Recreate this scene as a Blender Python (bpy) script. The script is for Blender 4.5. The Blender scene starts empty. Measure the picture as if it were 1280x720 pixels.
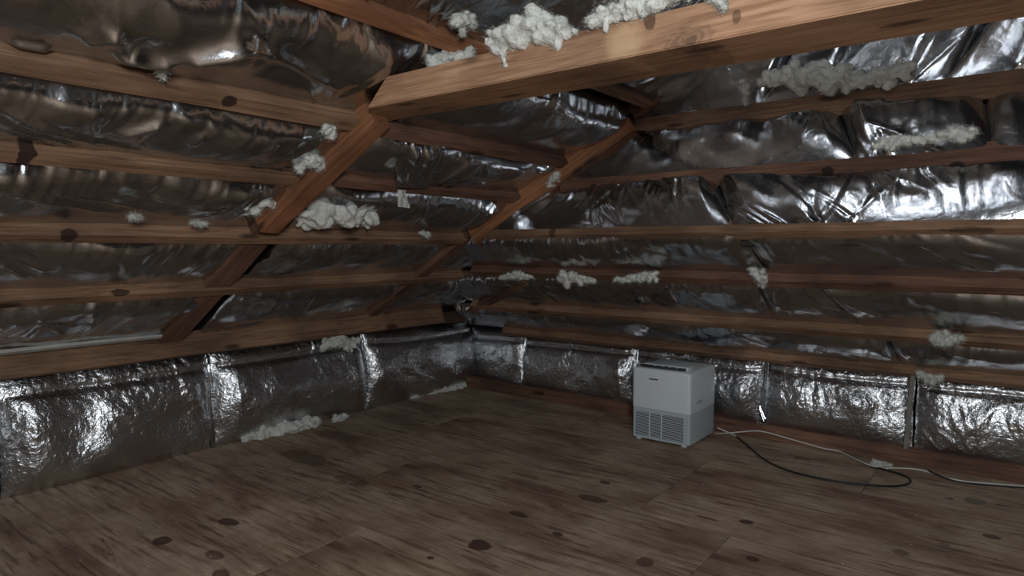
import bpy, bmesh, math, random
import numpy as np
from mathutils import Vector, Matrix, noise as mnoise
random.seed(7)
C = bpy.context.scene.collection
V = Vector

# ------------------------------------------------------------------ camera
FPX, HORIZ, VPX = 822.0, 309.0, 1280.0
PITCH = math.atan((360 - HORIZ) / FPX)
AZ = math.atan((VPX - 640) / math.hypot(FPX, 360 - HORIZ))
CAM = V((-4.665, -4.058, 1.25))
F0 = V((math.cos(AZ), math.sin(AZ), 0)); RT = V((math.sin(AZ), -math.cos(AZ), 0)); UZ = V((0, 0, 1))
FW = F0 * math.cos(PITCH) - UZ * math.sin(PITCH)
UP = F0 * math.sin(PITCH) + UZ * math.cos(PITCH)
cd = bpy.data.cameras.new('camera'); cam = bpy.data.objects.new('camera', cd); C.objects.link(cam)
cd.sensor_width = 36; cd.lens = FPX / 1280 * 36; cd.clip_start = 0.02
M = Matrix((RT, UP, -FW)).transposed().to_4x4(); M.translation = CAM
cam.matrix_world = M
bpy.context.scene.camera = cam

# ------------------------------------------------------------------ world, light, exposure
w = bpy.data.worlds.new('world'); bpy.context.scene.world = w; w.use_nodes = True
w.node_tree.nodes['Background'].inputs[0].default_value = (0.5, 0.6, 0.7, 1)
w.node_tree.nodes['Background'].inputs[1].default_value = 0.004
vs = bpy.context.scene.view_settings
vs.view_transform = 'Standard'; vs.look = 'None'; vs.gamma = 1; vs.use_curve_mapping = False
vs.exposure = -0.15

def lamp(name, loc, radius, power, col):
    l = bpy.data.lights.new(name, 'POINT'); l.shadow_soft_size = radius; l.energy = power; l.color = col
    o = bpy.data.objects.new(name, l); C.objects.link(o); o.location = loc; return o
lamp('work_light', (-4.98, -4.50, 1.62), 0.24, 235, (0.93, 0.97, 1.0))

# ------------------------------------------------------------------ geometry helpers
def ray(x, y): return FW * FPX + RT * (x - 640) + UP * (360 - y)
def hit(x, y, n, k):
    d = ray(x, y); n = V(n); return CAM + d * ((k - n.dot(CAM)) / n.dot(d))
T = 0.65
ZL = 0.739                                    # roof plane height where it meets the left wall (y = -.15)
XS, ZS = -0.31, 0.597
TS = 0.74
XG, ZG, KG = -1.335, 1.358, 0.42
def PL(x, y): return hit(x, y, (0, T, 1), ZL + T * -0.15)              # left slope
def PS(x, y): return hit(x, y, (TS, 0, 1), ZS + TS * XS)               # lower right slope
def PG(x, y): return hit(x, y, (1, 0, -KG), XG - KG * ZG)              # steep end above it
def PZ(x, y, z=0.0): return hit(x, y, (0, 0, 1), z)
def WL(x, y, d=-0.13): return hit(x, y, (0, 1, 0), d)
def WR(x, y, d=-0.28): return hit(x, y, (1, 0, 0), d)
NL = V((0, T, 1)).normalized() * -1           # into the room
NS = V((TS, 0, 1)).normalized() * -1
NG = V((-1, 0, KG)).normalized()

def tag(o, label=None, cat=None, group=None, kind=None):
    if label: o['label'] = label
    if cat: o['category'] = cat
    if group: o['group'] = group
    if kind: o['kind'] = kind
    return o
def link(name, me, mat=None, parent=None):
    o = bpy.data.objects.new(name, me); C.objects.link(o)
    if mat is not None and not me.materials: me.materials.append(mat)
    if parent is not None: o.parent = parent
    return o
def from_bm(name, bm, mat, parent=None, smooth=False):
    me = bpy.data.meshes.new(name); bm.normal_update(); bm.to_mesh(me); bm.free()
    if smooth:
        for p in me.polygons: p.use_smooth = True
    return link(name, me, mat, parent)

# ------------------------------------------------------------------ materials
def newmat(name):
    m = bpy.data.materials.new(name); m.use_nodes = True
    nt = m.node_tree; b = nt.nodes['Principled BSDF']
    return m, nt, b
def N(nt, t, **kw):
    n = nt.nodes.new(t)
    for k, v in kw.items():
        if k in n.inputs: n.inputs[k].default_value = v
        else: setattr(n, k, v)
    return n
def ramp(nt, stops):
    r = nt.nodes.new('ShaderNodeValToRGB')
    while len(r.color_ramp.elements) < len(stops): r.color_ramp.elements.new(0.5)
    for e, (p, c) in zip(r.color_ramp.elements, stops):
        e.position = p; e.color = (*c, 1) if len(c) == 3 else c
    return r
def coords(nt, scale=(1, 1, 1), rnd=True):
    tc = N(nt, 'ShaderNodeTexCoord'); mp = N(nt, 'ShaderNodeMapping')
    mp.inputs['Scale'].default_value = scale
    if rnd:
        oi = N(nt, 'ShaderNodeObjectInfo'); mul = N(nt, 'ShaderNodeVectorMath', operation='MULTIPLY')
        cmb = N(nt, 'ShaderNodeCombineXYZ')
        for i in range(3): nt.links.new(oi.outputs['Random'], cmb.inputs[i])
        nt.links.new(cmb.outputs[0], mul.inputs[0]); mul.inputs[1].default_value = (37, 91, 53)
        add = N(nt, 'ShaderNodeVectorMath', operation='ADD')
        nt.links.new(tc.outputs['Object'], add.inputs[0]); nt.links.new(mul.outputs[0], add.inputs[1])
        nt.links.new(add.outputs[0], mp.inputs[0])
    else: nt.links.new(tc.outputs['Object'], mp.inputs[0])
    return mp.outputs[0]
def mix(nt, fac, a, b, mode='MIX'):
    m = nt.nodes.new('ShaderNodeMix'); m.data_type = 'RGBA'; m.blend_type = mode
    for s, v in ((0, fac), (6, a), (7, b)):
        if hasattr(v, 'is_output'): nt.links.new(v, m.inputs[s])
        else: m.inputs[s].default_value = v if s == 0 else (*v, 1)
    return m.outputs[2]

def foil_mat(name='foil', rough=0.19, fine=0.28, base=(0.52, 0.535, 0.56), rscale=1.0, fsc=26.0):
    m, nt, b = newmat(name); L = nt.links.new
    b.inputs['Metallic'].default_value = 1
    co = coords(nt, (rscale,) * 3)
    n1 = N(nt, 'ShaderNodeTexNoise', Scale=3.0, Detail=5.0)
    L(co, n1.inputs['Vector'])
    r = ramp(nt, [(0.35, base), (0.7, tuple(c * 0.82 for c in base))]); L(n1.outputs[0], r.inputs[0])
    L(r.outputs[0], b.inputs['Base Color'])
    mr = N(nt, 'ShaderNodeMapRange'); mr.inputs[3].default_value = rough * 0.75; mr.inputs[4].default_value = rough * 1.35
    L(n1.outputs[0], mr.inputs[0]); L(mr.outputs[0], b.inputs['Roughness'])
    n2 = N(nt, 'ShaderNodeTexNoise', Scale=fsc, Detail=3.0, Roughness=0.55, Distortion=0.6)
    L(co, n2.inputs['Vector'])
    n3 = N(nt, 'ShaderNodeTexNoise', Scale=9.0, Detail=4.0, Roughness=0.6, Distortion=1.6)
    n3.noise_type = 'RIDGED_MULTIFRACTAL' if hasattr(n3, 'noise_type') else n3.noise_type
    L(co, n3.inputs['Vector'])
    b1 = N(nt, 'ShaderNodeBump', Strength=fine, Distance=0.006); L(n2.outputs[0], b1.inputs['Height'])
    b2 = N(nt, 'ShaderNodeBump', Strength=fine * 0.5, Distance=0.006); L(n3.outputs[0], b2.inputs['Height']); L(b1.outputs[0], b2.inputs['Normal'])
    L(b2.outputs[0], b.inputs['Normal'])
    return m
def wood_mat(name, c_dark, c_mid, c_light, rough=0.75):
    m, nt, b = newmat(name); L = nt.links.new
    co = coords(nt, (0.9, 16, 16)); co2 = coords(nt, (3.2, 9, 9)); co3 = coords(nt, (1.3, 1.3, 1.3))
    n1 = N(nt, 'ShaderNodeTexNoise', Scale=4.0, Detail=6.0, Roughness=0.6, Distortion=0.8); L(co, n1.inputs['Vector'])
    r1 = ramp(nt, [(0.3, c_dark), (0.5, c_mid), (0.75, c_light)]); L(n1.outputs[0], r1.inputs[0])
    n2 = N(nt, 'ShaderNodeTexNoise', Scale=1.6, Detail=3.0); L(co3, n2.inputs['Vector'])
    r2 = ramp(nt, [(0.35, (0.55, 0.5, 0.48)), (0.65, (1.1, 1.02, 0.95))]); L(n2.outputs[0], r2.inputs[0])
    c = mix(nt, 1.0, r1.outputs[0], r2.outputs[0], 'MULTIPLY')
    v = N(nt, 'ShaderNodeTexVoronoi', Scale=0.8); L(co2, v.inputs['Vector'])
    r3 = ramp(nt, [(0.0, (0.9,) * 3), (0.12, (0.75,) * 3), (0.20, (0.0,) * 3)]); L(v.outputs['Distance'], r3.inputs[0])
    c = mix(nt, r3.outputs[0], c, (0.025, 0.012, 0.007))
    L(c, b.inputs['Base Color']); b.inputs['Roughness'].default_value = rough
    b.inputs['Specular IOR Level'].default_value = 0.3
    bp = N(nt, 'ShaderNodeBump', Strength=0.3, Distance=0.002); L(n1.outputs[0], bp.inputs['Height']); L(bp.outputs[0], b.inputs['Normal'])
    return m
KNOTS = [(600, 681, .042, .052, .95), (286, 652, .03, .06, .9), (203, 676, .035, .045, .9), (150, 560, .03, .05, .6), (756, 603, .022, .03, .85), (740, 623, .035, .075, .8),
         (697, 667, .02, .028, .9), (649, 643, .025, .05, .8), (522, 608, .012, .03, .85), (933, 652, .024, .03, .9), (940, 698, .02, .025, .85), (1003, 573, .018, .045, .7),
         (1187, 623, .015, .02, .85), (1240, 671, .02, .03, .85), (538, 697, .012, .015, .95), (268, 693, .03, .05, .7), (440, 600, .05, .12, .5), (380, 572, .08, .2, .45), (420, 545, .06, .22, .4),
         (276, 718, .03, .04, .8), (805, 702, .04, .03, .7), (885, 648, .01, .05, .8), (1125, 690, .03, .03, .6), (1255, 632, .01, .03, .8), (1180, 681, .02, .02, .5), (1218, 626, .05, .04, .55)]
def ply_mat():
    m, nt, b = newmat('plywood'); L = nt.links.new
    tc = N(nt, 'ShaderNodeTexCoord')
    def mp(s, off=(0, 0, 0)):
        q = N(nt, 'ShaderNodeMapping'); q.inputs['Scale'].default_value = s; q.inputs['Location'].default_value = off
        L(tc.outputs['Object'], q.inputs[0]); return q.outputs[0]
    oi = N(nt, 'ShaderNodeObjectInfo')
    n1 = N(nt, 'ShaderNodeTexNoise', Scale=1.0, Detail=8.0, Roughness=0.62, Distortion=1.2); L(mp((22, 2.2, 1)), n1.inputs['Vector'])
    r1 = ramp(nt, [(0.30, (0.15, 0.095, 0.065)), (0.43, (0.345, 0.262, 0.185)), (0.72, (0.50, 0.40, 0.30))]); L(n1.outputs[0], r1.inputs[0])
    n2 = N(nt, 'ShaderNodeTexNoise', Scale=1.3, Detail=6.0, Roughness=0.65); L(mp((1.6, 1, 1), (3, 1, 0)), n2.inputs['Vector'])
    r2 = ramp(nt, [(0.36, (0.58, 0.47, 0.42)), (0.60, (1.1, 1.08, 1.05))]); L(n2.outputs[0], r2.inputs[0])
    c = mix(nt, 1.0, r1.outputs[0], r2.outputs[0], 'MULTIPLY')
    # long dark resin streaks
    n3 = N(nt, 'ShaderNodeTexNoise', Scale=1.0, Detail=3.0, Roughness=0.5, Distortion=0.9); L(mp((34, 2.6, 1), (9, 4, 0)), n3.inputs['Vector'])
    r3 = ramp(nt, [(0.56, (0, 0, 0)), (0.66, (0.62,) * 3)]); L(n3.outputs[0], r3.inputs[0])
    c = mix(nt, r3.outputs[0], c, (0.085, 0.038, 0.022))
    # knots
    gm = N(nt, 'ShaderNodeNewGeometry'); nzk = N(nt, 'ShaderNodeTexNoise', Scale=14.0, Detail=3.0); L(gm.outputs['Position'], nzk.inputs['Vector'])
    for (kx, ky, ra, rb, dk) in KNOTS:
        p = PZ(kx, ky); sub = N(nt, 'ShaderNodeVectorMath', operation='SUBTRACT'); L(gm.outputs['Position'], sub.inputs[0]); sub.inputs[1].default_value = (p.x, p.y, 0)
        mu = N(nt, 'ShaderNodeVectorMath', operation='MULTIPLY'); L(sub.outputs[0], mu.inputs[0]); mu.inputs[1].default_value = (1 / ra, 1 / rb, 0)
        ln = N(nt, 'ShaderNodeVectorMath', operation='LENGTH'); L(mu.outputs[0], ln.inputs[0])
        a1 = N(nt, 'ShaderNodeMath', operation='MULTIPLY_ADD'); L(nzk.outputs[0], a1.inputs[0]); a1.inputs[1].default_value = 1.1; L(ln.outputs['Value'], a1.inputs[2])
        rk = ramp(nt, [(0.5, (dk * 0.92,) * 3), (0.62, (dk,) * 3), (0.78, (dk * 0.9,) * 3), (0.84, (0,) * 3)])
        h2 = N(nt, 'ShaderNodeMath', operation='MULTIPLY'); h2.inputs[1].default_value = 0.5; L(a1.outputs[0], h2.inputs[0]); L(h2.outputs[0], rk.inputs[0])
        c = mix(nt, rk.outputs[0], c, (0.03, 0.06, 0.055) if (kx, ky) == (1218, 626) else (0.06, 0.024, 0.015))
    v = N(nt, 'ShaderNodeTexVoronoi', Scale=1.0); v.inputs['Randomness'].default_value = 1.0; L(mp((3.6, 1.9, 1)), v.inputs['Vector'])
    nz = N(nt, 'ShaderNodeTexNoise', Scale=22.0, Detail=2.0); L(tc.outputs['Object'], nz.inputs['Vector'])
    ad = N(nt, 'ShaderNodeMath', operation='MULTIPLY_ADD'); L(nz.outputs[0], ad.inputs[0]); ad.inputs[1].default_value = 0.12; L(v.outputs['Distance'], ad.inputs[2])
    r4 = ramp(nt, [(0.13, (0.7,) * 3), (0.165, (0,) * 3)]); L(ad.outputs[0], r4.inputs[0])
    c = mix(nt, r4.outputs[0], c, (0.055, 0.022, 0.014))
    # grime
    n5 = N(nt, 'ShaderNodeTexNoise', Scale=2.2, Detail=6.0, Roughness=0.7); L(mp((1, 0.6, 1), (5, 8, 0)), n5.inputs['Vector'])
    r5 = ramp(nt, [(0.50, (0, 0, 0)), (0.72, (0.6,) * 3)]); L(n5.outputs[0], r5.inputs[0])
    c = mix(nt, r5.outputs[0], c, (0.10, 0.06, 0.042))
    # pale dust specks
    v2 = N(nt, 'ShaderNodeTexVoronoi', Scale=14.0); L(tc.outputs['Object'], v2.inputs['Vector'])
    r6 = ramp(nt, [(0.05, (0.8,) * 3), (0.07, (0,) * 3)]); L(v2.outputs['Distance'], r6.inputs[0])
    c = mix(nt, r6.outputs[0], c, (0.6, 0.58, 0.52))
    hv = N(nt, 'ShaderNodeHueSaturation'); L(c, hv.inputs['Color'])
    mr = N(nt, 'ShaderNodeMapRange'); mr.inputs[3].default_value = 0.86; mr.inputs[4].default_value = 1.1
    L(oi.outputs['Random'], mr.inputs[0]); L(mr.outputs[0], hv.inputs['Value'])
    L(hv.outputs[0], b.inputs['Base Color']); b.inputs['Roughness'].default_value = 0.7; b.inputs['Specular IOR Level'].default_value = 0.35
    bp = N(nt, 'ShaderNodeBump', Strength=0.25, Distance=0.002); L(n1.outputs[0], bp.inputs['Height']); L(bp.outputs[0], b.inputs['Normal'])
    return m
def flat_mat(name, col, rough=0.6, metal=0.0, noise=0.0, scale=40):
    m, nt, b = newmat(name); L = nt.links.new
    b.inputs['Roughness'].default_value = rough; b.inputs['Metallic'].default_value = metal
    n = N(nt, 'ShaderNodeTexNoise', Scale=float(scale), Detail=4.0); L(coords(nt), n.inputs['Vector'])
    r = ramp(nt, [(0.3, tuple(c * (1 - noise) for c in col)), (0.7, col)]); L(n.outputs[0], r.inputs[0])
    L(r.outputs[0], b.inputs['Base Color'])
    return m
def fluff_mat():
    m, nt, b = newmat('polyester_fluff'); L = nt.links.new
    co = coords(nt)
    n = N(nt, 'ShaderNodeTexNoise', Scale=30.0, Detail=6.0, Roughness=0.7); L(co, n.inputs['Vector'])
    r = ramp(nt, [(0.3, (0.50, 0.50, 0.45)), (0.7, (0.78, 0.79, 0.74))]); L(n.outputs[0], r.inputs[0])
    L(r.outputs[0], b.inputs['Base Color']); b.inputs['Roughness'].default_value = 1; b.inputs['Specular IOR Level'].default_value = 0.0
    bp = N(nt, 'ShaderNodeBump', Strength=0.8, Distance=0.01); L(n.outputs[0], bp.inputs['Height']); L(bp.outputs[0], b.inputs['Normal'])
    b.inputs['Subsurface Weight'].default_value = 0.3; b.inputs['Subsurface Radius'].default_value = (0.02, 0.02, 0.02)
    return m
M_FOIL = foil_mat()
M_FOILW = foil_mat('wall_foil', 0.29, 1.1, (0.64, 0.65, 0.67), fsc=42.0)
M_RED = wood_mat('red_pine', (0.095, 0.052, 0.036), (0.18, 0.102, 0.070), (0.26, 0.158, 0.108))
M_BROWN = wood_mat('brown_pine', (0.14, 0.085, 0.055), (0.26, 0.165, 0.105), (0.37, 0.24, 0.155))
M_ORANGE = wood_mat('orange_pine', (0.19, 0.085, 0.042), (0.33, 0.155, 0.078), (0.42, 0.21, 0.11))
M_BEAM = wood_mat('beam_pine', (0.22, 0.12, 0.07), (0.38, 0.235, 0.145), (0.52, 0.35, 0.23))
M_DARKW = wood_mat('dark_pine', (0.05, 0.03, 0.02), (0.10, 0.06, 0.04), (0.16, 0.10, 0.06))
M_GREYW = flat_mat('grey_timber', (0.22, 0.20, 0.18), 0.8, 0, 0.3, 12)
M_PALE = flat_mat('pale_board', (0.5, 0.5, 0.46), 0.8, 0, 0.3, 12)
M_PLY = ply_mat()
M_FLUFF = fluff_mat()
M_BACK = flat_mat('sarking_back', (0.045, 0.035, 0.03), 0.9, 0, 0.4, 4)

# ------------------------------------------------------------------ setting shells
def poly(name, pts, mat, thick=None, n=None, parent=None):
    bm = bmesh.new()
    vs_ = [bm.verts.new(p) for p in pts]
    if thick is None: bm.faces.new(vs_)
    else:
        ws = [bm.verts.new(V(p) + V(n) * thick) for p in pts]
        bm.faces.new(vs_); bm.faces.new(ws[::-1]); k = len(pts)
        for i in range(k): bm.faces.new((vs_[i], ws[i], ws[(i + 1) % k], vs_[(i + 1) % k]))
        bmesh.ops.recalc_face_normals(bm, faces=bm.faces)
    return from_bm(name, bm, mat, parent)
XB, YR, YB = -8.6, -4.3, -8.45                      # far closing wall, ridge line, opposite wall
OFF = 0.12
def zl(y): return ZL + T * (-0.15 - y)
floor = poly('floor', [(XB, YB, -0.02), (0, YB, -0.02), (0, 0, -0.02), (XB, 0, -0.02)], M_BACK, -0.1, (0, 0, 1)); tag(floor, kind='structure')
wall_left = poly('wall_left', [(XB, 0.02, 0), (0.02, 0.02, 0), (0.02, 0.02, 0.62), (XB, 0.02, 0.62)], M_BACK, 0.05, (0, 1, 0)); tag(wall_left, kind='structure')
wall_right = poly('wall_right', [(0.02, YB, 0), (0.02, 0.02, 0), (0.02, 0.02, 0.5), (0.02, YB, 0.5)], M_BACK, 0.05, (1, 0, 0)); tag(wall_right, kind='structure')
wall_back = poly('wall_back', [(XB, YB, 0), (XB, 0.1, 0), (XB, 0.1, 0.7), (XB, YR, 3.5), (XB, YB, 0.7)], M_BACK, 0.05, (-1, 0, 0)); tag(wall_back, kind='structure')
wall_front = poly('wall_front', [(XB, YB, 0), (0, YB, 0), (0, YB, 0.7), (XB, YB, 0.7)], M_BACK, 0.05, (0, -1, 0)); tag(wall_front, kind='structure')
# roof boarding behind the foil (both slopes, the lower end slope and the end gablet)
bm = bmesh.new()
def q(pts):
    vs_ = [bm.verts.new(V(p)) for p in pts]; bm.faces.new(vs_)
o_ = OFF
q([(XB, 0.1, zl(0.1) + o_), (0.4, 0.1, zl(0.1) + o_), (0.4, YR, zl(YR) + o_), (XB, YR, zl(YR) + o_)])
q([(XB, YB, zl(0.1) - 0.1), (0.4, YB, zl(0.1) - 0.1), (0.4, YR, zl(YR) + o_), (XB, YR, zl(YR) + o_)])
def zs(x): return ZS + TS * (XS - x)
q([(0.1, YB, zs(0.1) + o_ - .02), (0.1, 0.1, zs(0.1) + o_ - .02), (XG + .1, 0.1, zs(XG + .1) + o_), (XG + .1, YB, zs(XG + .1) + o_)])
q([(XG + .1, YB, ZG + 0.0), (XG + .1, 0.1, ZG + 0.0), (XG + .1 + KG * 2.2, 0.1, ZG + 2.2), (XG + .1 + KG * 2.2, YB, ZG + 2.2)])
ceiling = from_bm('ceiling', bm, M_BACK); tag(ceiling, kind='structure')

# ------------------------------------------------------------------ floor sheets
def sheet(x0, x1, y0, y1):
    bm = bmesh.new(); g = 0.0022
    x0 += g; x1 -= g; y0 += g; y1 -= g
    dz = random.uniform(-0.0015, 0.0)
    cx, cy = (x0 + x1) / 2, (y0 + y1) / 2
    bmesh.ops.create_cube(bm, size=1, matrix=Matrix.Translation((0, 0, -0.0095)) @ Matrix.Diagonal((x1 - x0, y1 - y0, 0.019, 1)))
    o = from_bm('plywood_sheet', bm, M_PLY, floor); o.location = (cx, cy, dz); return o
cols = [(-8.24, -7.32, -1.0), (-7.32, -6.40, -2.2), (-6.40, -5.49, -0.6), (-5.49, -4.57, -1.5), (-4.57, -3.66, -2.4), (-3.66, -2.80, -1.78), (-2.80, -1.89, -1.28), (-1.89, -0.98, -0.827), (-0.98, -0.02, -1.63)]
for x0, x1, yj in cols:
    ys = [0.0]; y = yj
    while y > YB: ys.append(y); y -= 1.82
    ys.append(YB)
    for a, b_ in zip(ys[1:], ys[:-1]): sheet(x0, x1, a, b_)

# ------------------------------------------------------------------ foil panels
def vnoise(x, y, seed):
    r = np.random.RandomState(seed); tab = r.rand(256, 256)
    xi = np.floor(x).astype(int); yi = np.floor(y).astype(int); fx = x - xi; fy = y - yi
    fx = fx * fx * (3 - 2 * fx); fy = fy * fy * (3 - 2 * fy)
    a = tab[xi % 256, yi % 256]; b = tab[(xi + 1) % 256, yi % 256]; c = tab[xi % 256, (yi + 1) % 256]; d = tab[(xi + 1) % 256, (yi + 1) % 256]
    return (a * (1 - fx) + b * fx) * (1 - fy) + (c * (1 - fx) + d * fx) * fy - 0.5
def foil_panel(parent, c00, c10, c11, c01, n, sag=0.03, pin=0.08, seed=0, res=0.010, mode='roof', crease=1.0, mat=None, folds=None, fpx=None, pf=None, pkmax=0.93, crink=1.0, name='foil_panel', low=0.012, skew=0.5, ten=0.0):
    """c00..c10 the lower edge, c01..c11 the upper edge; n points into the room; u, v in metres below"""
    c00, c10, c11, c01 = [np.array(c, float) for c in (c00, c10, c11, c01)]
    W = max(np.linalg.norm(c10 - c00), np.linalg.norm(c11 - c01)); H = max(np.linalg.norm(c01 - c00), np.linalg.norm(c11 - c10))
    nu = max(8, min(900, int(W / res))); nv = max(8, min(200, int(H / (res * 0.85))))
    u, v = np.meshgrid(np.linspace(0, 1, nu), np.linspace(0, 1, nv))
    P = (c00[None, None] * ((1 - u) * (1 - v))[..., None] + c10 * (u * (1 - v))[..., None] + c11 * (u * v)[..., None] + c01 * ((1 - u) * v)[..., None])
    X = u * W; Y = v * H
    r = np.random.RandomState(seed + 11)
    if mode == 'wall': ev = np.sin(np.pi * np.clip(v ** (math.log(0.5) / math.log(skew)), 0, 1)) ** 0.75
    else:                                                           # hangs steeply from the upper timber, then runs back to the lower one
        pk = 0.80 + 0.16 * vnoise(X * 2.6, Y * 0 + seed, seed + 20) + 0.10 * vnoise(X * 7, Y * 0 + seed, seed + 21)
        pk = np.clip(pk, 0.55, pkmax); q1 = np.clip((1 - v) / (1 - pk), 0, 1); q2 = np.clip(v / pk, 0, 1)
        ev = np.where(v > pk, np.sin(np.pi / 2 * q1) ** 0.9, np.sin(np.pi / 2 * q2) ** 0.95)
    eu = np.clip(np.minimum(X, W - X) / max(pin, 1e-4), 0, 1) ** 0.5 if pin > 0 else np.ones_like(u)
    ns = vnoise(X * 2.2 + seed * 3.1, Y * 1.1, seed) * 1.1 + vnoise(X * 5.5, Y * 4.0 + 7, seed + 1) * 0.55
    D = sag * ev * eu * (1.0 + 0.9 * ns)
    D += low * ev * (vnoise(X * 7, Y * 9, seed + 2) + 0.5 * vnoise(X * 15, Y * 17, seed + 3))
    if mode == 'roof' and crease > 0.3:                             # gathers under the upper timber
        ph = (X + 0.5 * (H - Y) * (0.4 + vnoise(X * 1.5, Y * 0, seed + 31))) * 1.0
        g = np.abs(vnoise(ph * 17, Y * 1.5, seed + 32)) + 0.5 * np.abs(vnoise(ph * 38, Y * 3, seed + 33))
        D += (0.5 - g * 1.6) * 0.016 * np.clip((1 - v) / 0.05, 0, 1) * np.exp(-((1 - v) / (0.20 + 0.3 * np.clip(vnoise(X * 2, Y * 0, seed + 34) + .3, 0, 1)))) * (0.3 + 1.8 * np.clip(vnoise(X * 1.3, Y * 0, seed + 35) + 0.4, 0, 1))
    # fans of sharp folds from the points where the foil is pinned to the timber
    na = int(max(2, W / 0.22) * crease)
    for k in range(na):
        ax = r.uniform(0, W); top = r.rand() < 0.72
        ay = H if top else 0.0
        for j in range(r.randint(3, 7)):
            th = r.normal(0.25, 0.55) * (1 if top else -1)          # lean of the fold
            L_ = r.uniform(0.10, 0.95) * H + 0.05
            dx, dy = math.sin(th), (-1 if top else 1) * math.cos(th)
            ox = ax + r.uniform(-0.03, 0.03)
            wdt = r.uniform(0.005, 0.014); amp = r.uniform(0.003, 0.009) * (1 if r.rand() < 0.6 else -1)
            curv = r.normal(0, 0.9)
            px_, py_ = X - ox, Y - ay
            s = px_ * dx + py_ * dy; t_ = -px_ * dy + py_ * dx + curv * s * s * 0.6
            env = np.clip(s / 0.02, 0, 1) * np.clip(1 - s / L_, 0, 1) ** 0.7
            ww = wdt * (0.6 + 1.6 * np.clip(s / L_, 0, 1))
            D += amp * env * np.exp(-np.abs(t_ / ww) ** 1.5)
    if mode == 'wall':                                              # crinkled upper half of the batt
        m1 = vnoise(X * 26 + Y * 9, Y * 15 - X * 8, seed + 5); m2 = vnoise(X * 55 + Y * 20, Y * 34 - X * 15, seed + 6)
        cr = (0.5 - np.abs(m1) * 2) * 0.010 + (0.5 - np.abs(m2) * 2) * 0.0045
        cr = cr * crink
        D += 0.016 * vnoise(X * 9 + Y * 4, Y * 8, seed + 12) * ev * eu
        D += cr * np.clip((v - 0.22) * 4, 0, 1) * np.clip((1.02 - v) * 8, 0, 1) * (0.55 + vnoise(X * 3, Y * 3, seed + 8))
        # the tuck under the top edge
        tk = 0.80 + 0.05 * vnoise(X * 2, Y * 0, seed + 9) + ten * u
        D -= 0.020 * np.exp(-((v - tk) / 0.035) ** 2) * np.clip(eu * 1.2 - 0.2, 0, 1)
    if fpx:
        folds = list(folds or [])
        for (xa, ya, xb, yb_, wd, am) in fpx:
            qs = []
            for (xx, yy) in ((xa, ya), (xb, yb_)):
                P_ = np.array(pf(xx, yy)) - c00; e1 = c10 - c00; e2 = c01 - c00
                qs += [P_ @ e1 / (e1 @ e1), P_ @ e2 / (e2 @ e2)]
            folds.append((*qs, wd, am))
    if folds:
        for (ax, ay, bx, by, wd, am) in folds:                      # named folds, in fractions of the panel
            ax, bx, ay, by = ax * W, bx * W, ay * H, by * H
            ll = math.hypot(bx - ax, by - ay); dx, dy = (bx - ax) / ll, (by - ay) / ll
            s = (X - ax) * dx + (Y - ay) * dy; t_ = -(X - ax) * dy + (Y - ay) * dx
            D += am * np.clip(np.minimum(s, ll - s) / (0.25 * ll), 0, 1) * np.exp(-np.abs(t_ / wd) ** 1.6)
    P = P + np.array(n)[None, None] * D[..., None]
    me = bpy.data.meshes.new(name)
    nvt = nu * nv; me.vertices.add(nvt); me.vertices.foreach_set('co', P.reshape(-1))
    idx = np.arange(nvt).reshape(nv, nu)
    quads = np.stack([idx[:-1, :-1], idx[:-1, 1:], idx[1:, 1:], idx[1:, :-1]], -1).reshape(-1, 4)
    nf = len(quads); me.loops.add(nf * 4); me.loops.foreach_set('vertex_index', quads.reshape(-1).astype(np.int32))
    me.polygons.add(nf); me.polygons.foreach_set('loop_start', np.arange(0, nf * 4, 4, dtype=np.int32))
    me.polygons.foreach_set('use_smooth', np.ones(nf, bool)); me.update(calc_edges=True)
    return link(name, me, mat or M_FOIL, parent)

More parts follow.
